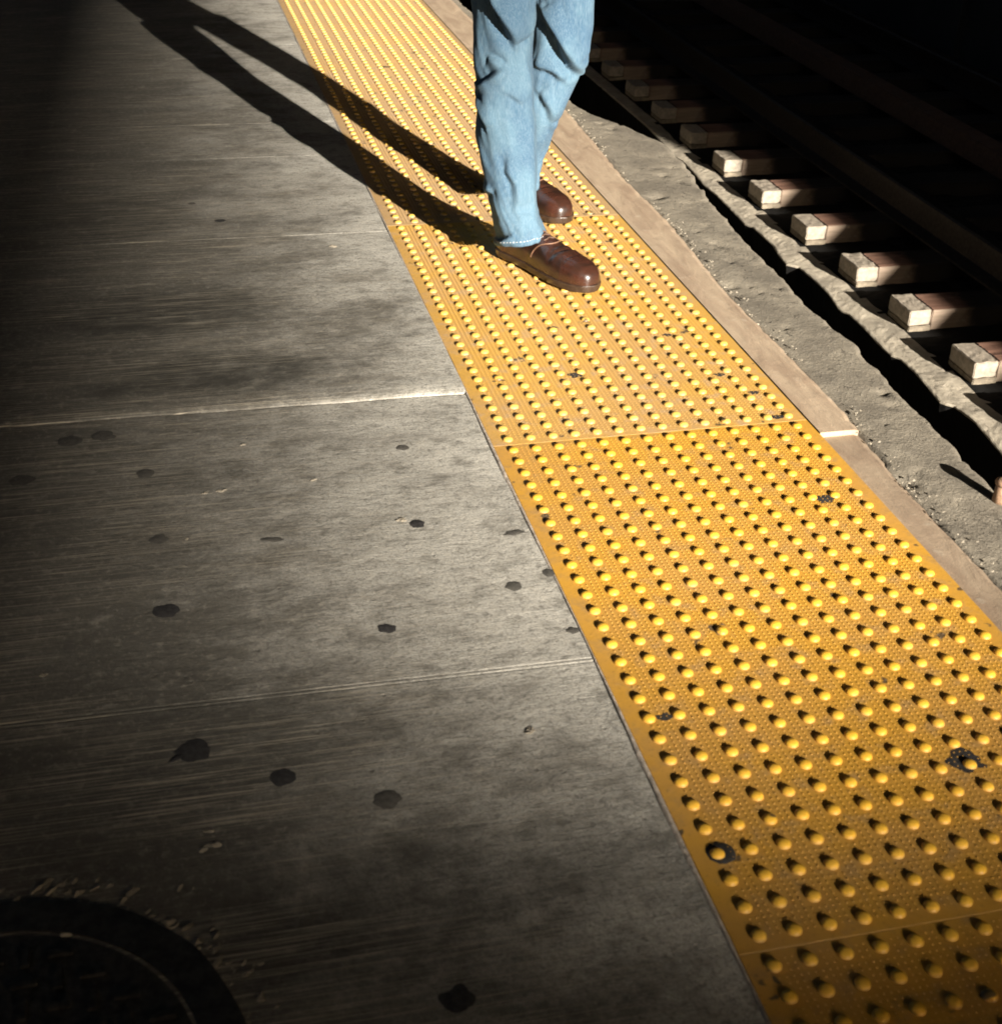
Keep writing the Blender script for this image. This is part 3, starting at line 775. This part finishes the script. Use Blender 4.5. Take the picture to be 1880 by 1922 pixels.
        def tube(pts, r):
            prev = None
            for k, p in enumerate(pts):
                p = Vector(p); tg = (Vector(pts[min(k+1, len(pts)-1)])-Vector(pts[max(k-1, 0)])).normalized()
                s1 = tg.cross(Vector((0, 0, 1))).normalized(); s2 = s1.cross(tg)
                q = [b4.verts.new(p+s1*r*math.cos(PI2*i/8)+s2*r*math.sin(PI2*i/8)) for i in range(8)]
                if prev:
                    for i in range(8): b4.faces.new((prev[i], prev[(i+1) % 8], q[(i+1) % 8], q[i]))
                prev = q
        for t in (.33, .375, .42, .465, .51):
            h = lerp_tab(HT, t)[0]
            tube([P(t+.006*math.sin(k), s, zs+h*(1-(s/.05)**2*.55)+.0025) for k, s in enumerate([x*.004 for x in range(-4, 5)])], .0021)
        for sg in (-1, 1):
            t0 = .40
            pts = []
            for k in range(15):
                a = math.pi*1.9*k/14; pts.append(P(t0+.05*math.sin(a/2)*.9, sg*(.004+.018*math.sin(a/2)+.006*math.sin(a)), zs+.070-.010*math.sin(a/2)+.004*math.cos(a)))
            tube(pts, .0015)
        bmesh.ops.recalc_face_normals(b4, faces=b4.faces[:]); build('laces', b4, M_LACE, o, smooth=True)
    shoe((.214, 2.178), (.458, -.889), .0105, .336)
    shoe((.322, 2.640), (.35, -.937), .0105)

    # continuous body inside the clothes
    hip = RV*(-.322)+DV*2.275+Vector((0, 0, .92)); FW = Vector((.38, -.925, 0)).normalized(); RT = Vector((FW.y, -FW.x, 0))
    def skin(name, pts, edges, rad, mat, parent, sub=2):
        me = bpy.data.meshes.new(name); me.from_pydata([tuple(p-OFF) for p in pts], edges, []); me.materials.append(mat)
        o = link(bpy.data.objects.new(name, me), parent)
        m = o.modifiers.new('skin', 'SKIN'); m.use_smooth_shade = True
        for k, r in enumerate(rad):
            sv = me.skin_vertices[0].data[k]; sv.radius = r if isinstance(r, tuple) else (r, r); sv.use_root = (k == 0)
        s2 = o.modifiers.new('sub', 'SUBSURF'); s2.levels = sub; s2.render_levels = sub
        return o
    V = lambda f, r, z: Vector((hip.x, hip.y, 0))+FW*f+RT*r+Vector((0, 0, z))
    fa = RV*(-.345)+DV*2.11; fk = RV*(-.388)+DV*2.135; ra = RV*(-.355)+DV*2.52; rk = RV*(-.262)+DV*2.38
    pts = [V(0, 0, .98), V(0, 0, 1.12), V(0, 0, 1.30), V(0, 0, 1.45), V(.01, 0, 1.54), V(.03, 0, 1.64), V(.03, 0, 1.73),
           V(0, .17, 1.43), V(-.04, .24, 1.17), V(.14, .20, 1.20), V(.20, .16, 1.24),
           V(0, -.17, 1.43), V(-.02, -.24, 1.17), V(.14, -.20, 1.20), V(.20, -.16, 1.24),
           V(0, .09, .90), fk+Vector((0, 0, .48)), fa+Vector((0, 0, .11)), fa+Vector((.03, -.06, .05)),
           V(0, -.09, .90), rk+Vector((0, 0, .48)), ra+Vector((0, 0, .12)), ra+Vector((.02, -.06, .05))]
    ed = [(0,1),(1,2),(2,3),(3,4),(4,5),(5,6),(3,7),(7,8),(8,9),(9,10),(3,11),(11,12),(12,13),(13,14),(0,15),(15,16),(16,17),(17,18),(0,19),(19,20),(20,21),(21,22)]
    rad = [(.13,.09),(.13,.09),(.15,.10),(.12,.08),.052,(.075,.09),(.07,.085),.055,.042,.028,.036,.055,.042,.028,.036,.055,.040,.030,.022,.055,.040,.028,.020]
    for hx in (10, 14):
        b = pts[hx]; sgn = 1 if hx == 10 else -1
        for k, (fo, le) in enumerate(((.032, .075), (.012, .085), (-.008, .080), (-.026, .062))):
            i = len(pts); pts += [b+FW*fo*.8+Vector((0, 0, -.03)), b+FW*(fo+.004)+Vector((0, 0, -.03-le*.55)), b+FW*(fo+.012)-RT*sgn*.012+Vector((0, 0, -.03-le))]
            ed += [(hx, i), (i, i+1), (i+1, i+2)]; rad += [.0105, .009, .0075]
        i = len(pts); pts += [b+FW*.042+Vector((0, 0, -.005)), b+FW*.055-RT*sgn*.008+Vector((0, 0, -.045))]; ed += [(hx, i), (i, i+1)]; rad += [.012, .009]
    body = skin('body', pts, ed, rad, M_SKIN, root)
    jp = [V(0, 0, 1.06), V(0, 0, 1.15), V(0, 0, 1.30), V(0, 0, 1.44), V(0, 0, 1.50), V(0, .18, 1.43), V(-.04, .25, 1.17), V(.13, .205, 1.20), V(0, -.18, 1.43), V(-.02, -.25, 1.17), V(.13, -.205, 1.20)]
    je = [(0,1),(1,2),(2,3),(3,4),(3,5),(5,6),(6,7),(3,8),(8,9),(9,10)]
    skin('jacket', jp, je, [(.19,.14),(.18,.13),(.19,.135),(.13,.10),(.075,.075),.085,.065,.05,.085,.065,.05], M_JACKET, root)
    # head details: hair, nose, ears, eyes
    hd = V(.035, 0, 1.68)
    b5 = bmesh.new(); bmesh.ops.create_uvsphere(b5, u_segments=32, v_segments=20, radius=.108, matrix=Matrix.Translation(hd-OFF+Vector((0, 0, .035))-FW*.018))
    for v in b5.verts: v.co += (v.co-(hd-OFF)).normalized()*.006*mn.noise(v.co*30)
    build('hair', b5, M_HAIR, body, smooth=True)
    b5 = bmesh.new(); bmesh.ops.create_cone(b5, cap_ends=True, segments=12, radius1=.016, radius2=.007, depth=.045, matrix=Matrix.Translation(hd-OFF+FW*.105+Vector((0, 0, -.02)))); build('nose', b5, M_SKIN, body, smooth=True)
    for sg in (-1, 1):
        b5 = bmesh.new(); bmesh.ops.create_uvsphere(b5, u_segments=12, v_segments=8, radius=.013, matrix=Matrix.Translation(hd-OFF+FW*.088+RT*sg*.032+Vector((0, 0, .0)))); build('eye', b5, M_STITCH, body, smooth=True)
        b5 = bmesh.new(); bmesh.ops.create_uvsphere(b5, u_segments=12, v_segments=8, radius=1, matrix=Matrix.Translation(hd-OFF+RT*sg*.092+Vector((0, 0, -.005))) @ Matrix.Diagonal((.02, .02, .032, 1))); build('ear', b5, M_SKIN, body, smooth=True)
    b5 = bmesh.new(); bmesh.ops.create_uvsphere(b5, u_segments=12, v_segments=8, radius=1, matrix=Matrix.Translation(hd-OFF+FW*.094+Vector((0, 0, -.052))) @ Matrix.Diagonal((.024, .016, .007, 1))); build('mouth', b5, m_simple('lips', (.30, .12, .10), .5), body, smooth=True)
    root.location.z -= .003
    return root
build_person()

# ------------------------------------------------------------------ far side of the line, plus shade casters added behind the camera
bm = bmesh.new()
ztop = ZT + (4.35-2.225)*math.tan(R(SUN_EL))/math.sin(R(SUN_AZ))
box(bm, 4.35, 4.55, -40, 16, -4, ztop)
for k in range(56): box(bm, 4.30, 4.3495, -39+2*k, -38.88+2*k, -4, ztop-.12)
o = build('windscreen_wall', bm, M_WALL); tag(o, 'long dark ribbed wall on the far side of the track, all in shade', 'wall')
# higher wall section, added to shade the far ties
bm = bmesh.new(); box(bm, 4.352, 4.548, -2.70, 16, ztop+.001, ztop+1.6)
o = build('shade_panel', bm, M_WALL); tag(o, 'dark panel added on top of the far wall for its shade', 'panel')

UV_U = Vector((math.cos(R(SUN_AZ)), math.sin(R(SUN_AZ)), 0)); UV_V = S.cross(UV_U) if S.cross(UV_U).z > 0 else UV_U.cross(S)
def sunpt(u, v, D): return S*D + UV_U*u + UV_V*v
# added unseen house behind the camera: its roof line shades the bottom of the picture
yb = -24.0; zr = math.tan(R(SUN_EL))*(.31-yb)/math.cos(R(SUN_AZ))
st = empty('shade_house', (2, yb-4, -4)); tag(st, 'brick house added out of view behind the camera to cast shade', 'building')
bm = bmesh.new(); box(bm, -17, 6.4, -4, 4, 0, zr+4-.35); build('wall', bm, m_simple('shade_house_brick', (.16, .07, .05), .9, 9, .3, .004), st)  # walls of the added shade house
bm = bmesh.new(); box(bm, -17.3, 6.7, -4.3, 4.0, zr+4-.349, zr+4); build('roof', bm, M_WALL, st)  # roof of the added shade house
for i in range(8):
    bm = bmesh.new(); box(bm, -16+2.8*i, -14.6+2.8*i, 3.995, 4.03, 5.5, 8.2, .02); build('shade_house_window', bm, M_IRON, st)

# added unseen water-tower shape behind the camera: its bowl shades the left of the picture
D = 80.0; c0 = -1.20
ap = sunpt(-1.9, (-1.9-c0)/.95, D)
wt = empty('shade_tower', (ap.x, ap.y, -4)); tag(wt, 'tall tower shape with a cone-bottomed tank, added far behind the camera to cast shade', 'shade tower')
def lathe(prof, seg=64):
    return loft([[(r*math.cos(PI2*i/seg), r*math.sin(PI2*i/seg), z) for i in range(seg)] for r, z in prof])
za = ap.z+4
bm = lathe([(.7, za), (6.7, za+6.0/.95/.954*1.0), (6.9, za+6.9), (6.9, za+12), (4.5, za+13.6), (.3, za+14.6)]); build('shade_tank', bm, m_simple('shade_tower_steel', (.1, .1, .1), .6, 1), wt, smooth=False)
bm = lathe([(1.6, 0), (.9, 3), (.7, za+.1)], 32); build('shade_column', bm, M_WALL, wt)

# canopy, track roof and walls added out of view to block skylight
cn = empty('sky_block_canopy', (0, 0, 0)); tag(cn, 'unseen canopy and shed walls added around the platform to block skylight', 'canopy')
bm = bmesh.new(); box(bm, -4.5, .95, -12.0, 14, 3.1, 3.25); build('roof', bm, M_WALL, cn)  # canopy roof added to block skylight
bm = bmesh.new(); box(bm, .9505, 10, -9.5, 14, 5.0, 5.15); build('sky_block_roof', bm, M_WALL, cn)
bm = bmesh.new(); box(bm, -4.5, 10, 14.01, 14.2, -4, 2.9); box(bm, .951, 10, 14.01, 14.2, 2.901, 4.999); build('sky_block_end', bm, M_WALL, cn)
bm = bmesh.new(); box(bm, 9.8, 9.999, -20, 14, -4, 4.999); build('sky_block_far', bm, M_WALL, cn)
bm = bmesh.new(); box(bm, -4.7, -4.51, -20, 14, -4, 2.3); build('sky_block_side', bm, M_WALL, cn)
for k in range(4):
    bm = bmesh.new(); box(bm, -3.6, -3.4, -2.6+3.6*k, -2.4+3.6*k, -.5, 3.099); build('sky_block_post', bm, M_WALL, cn)
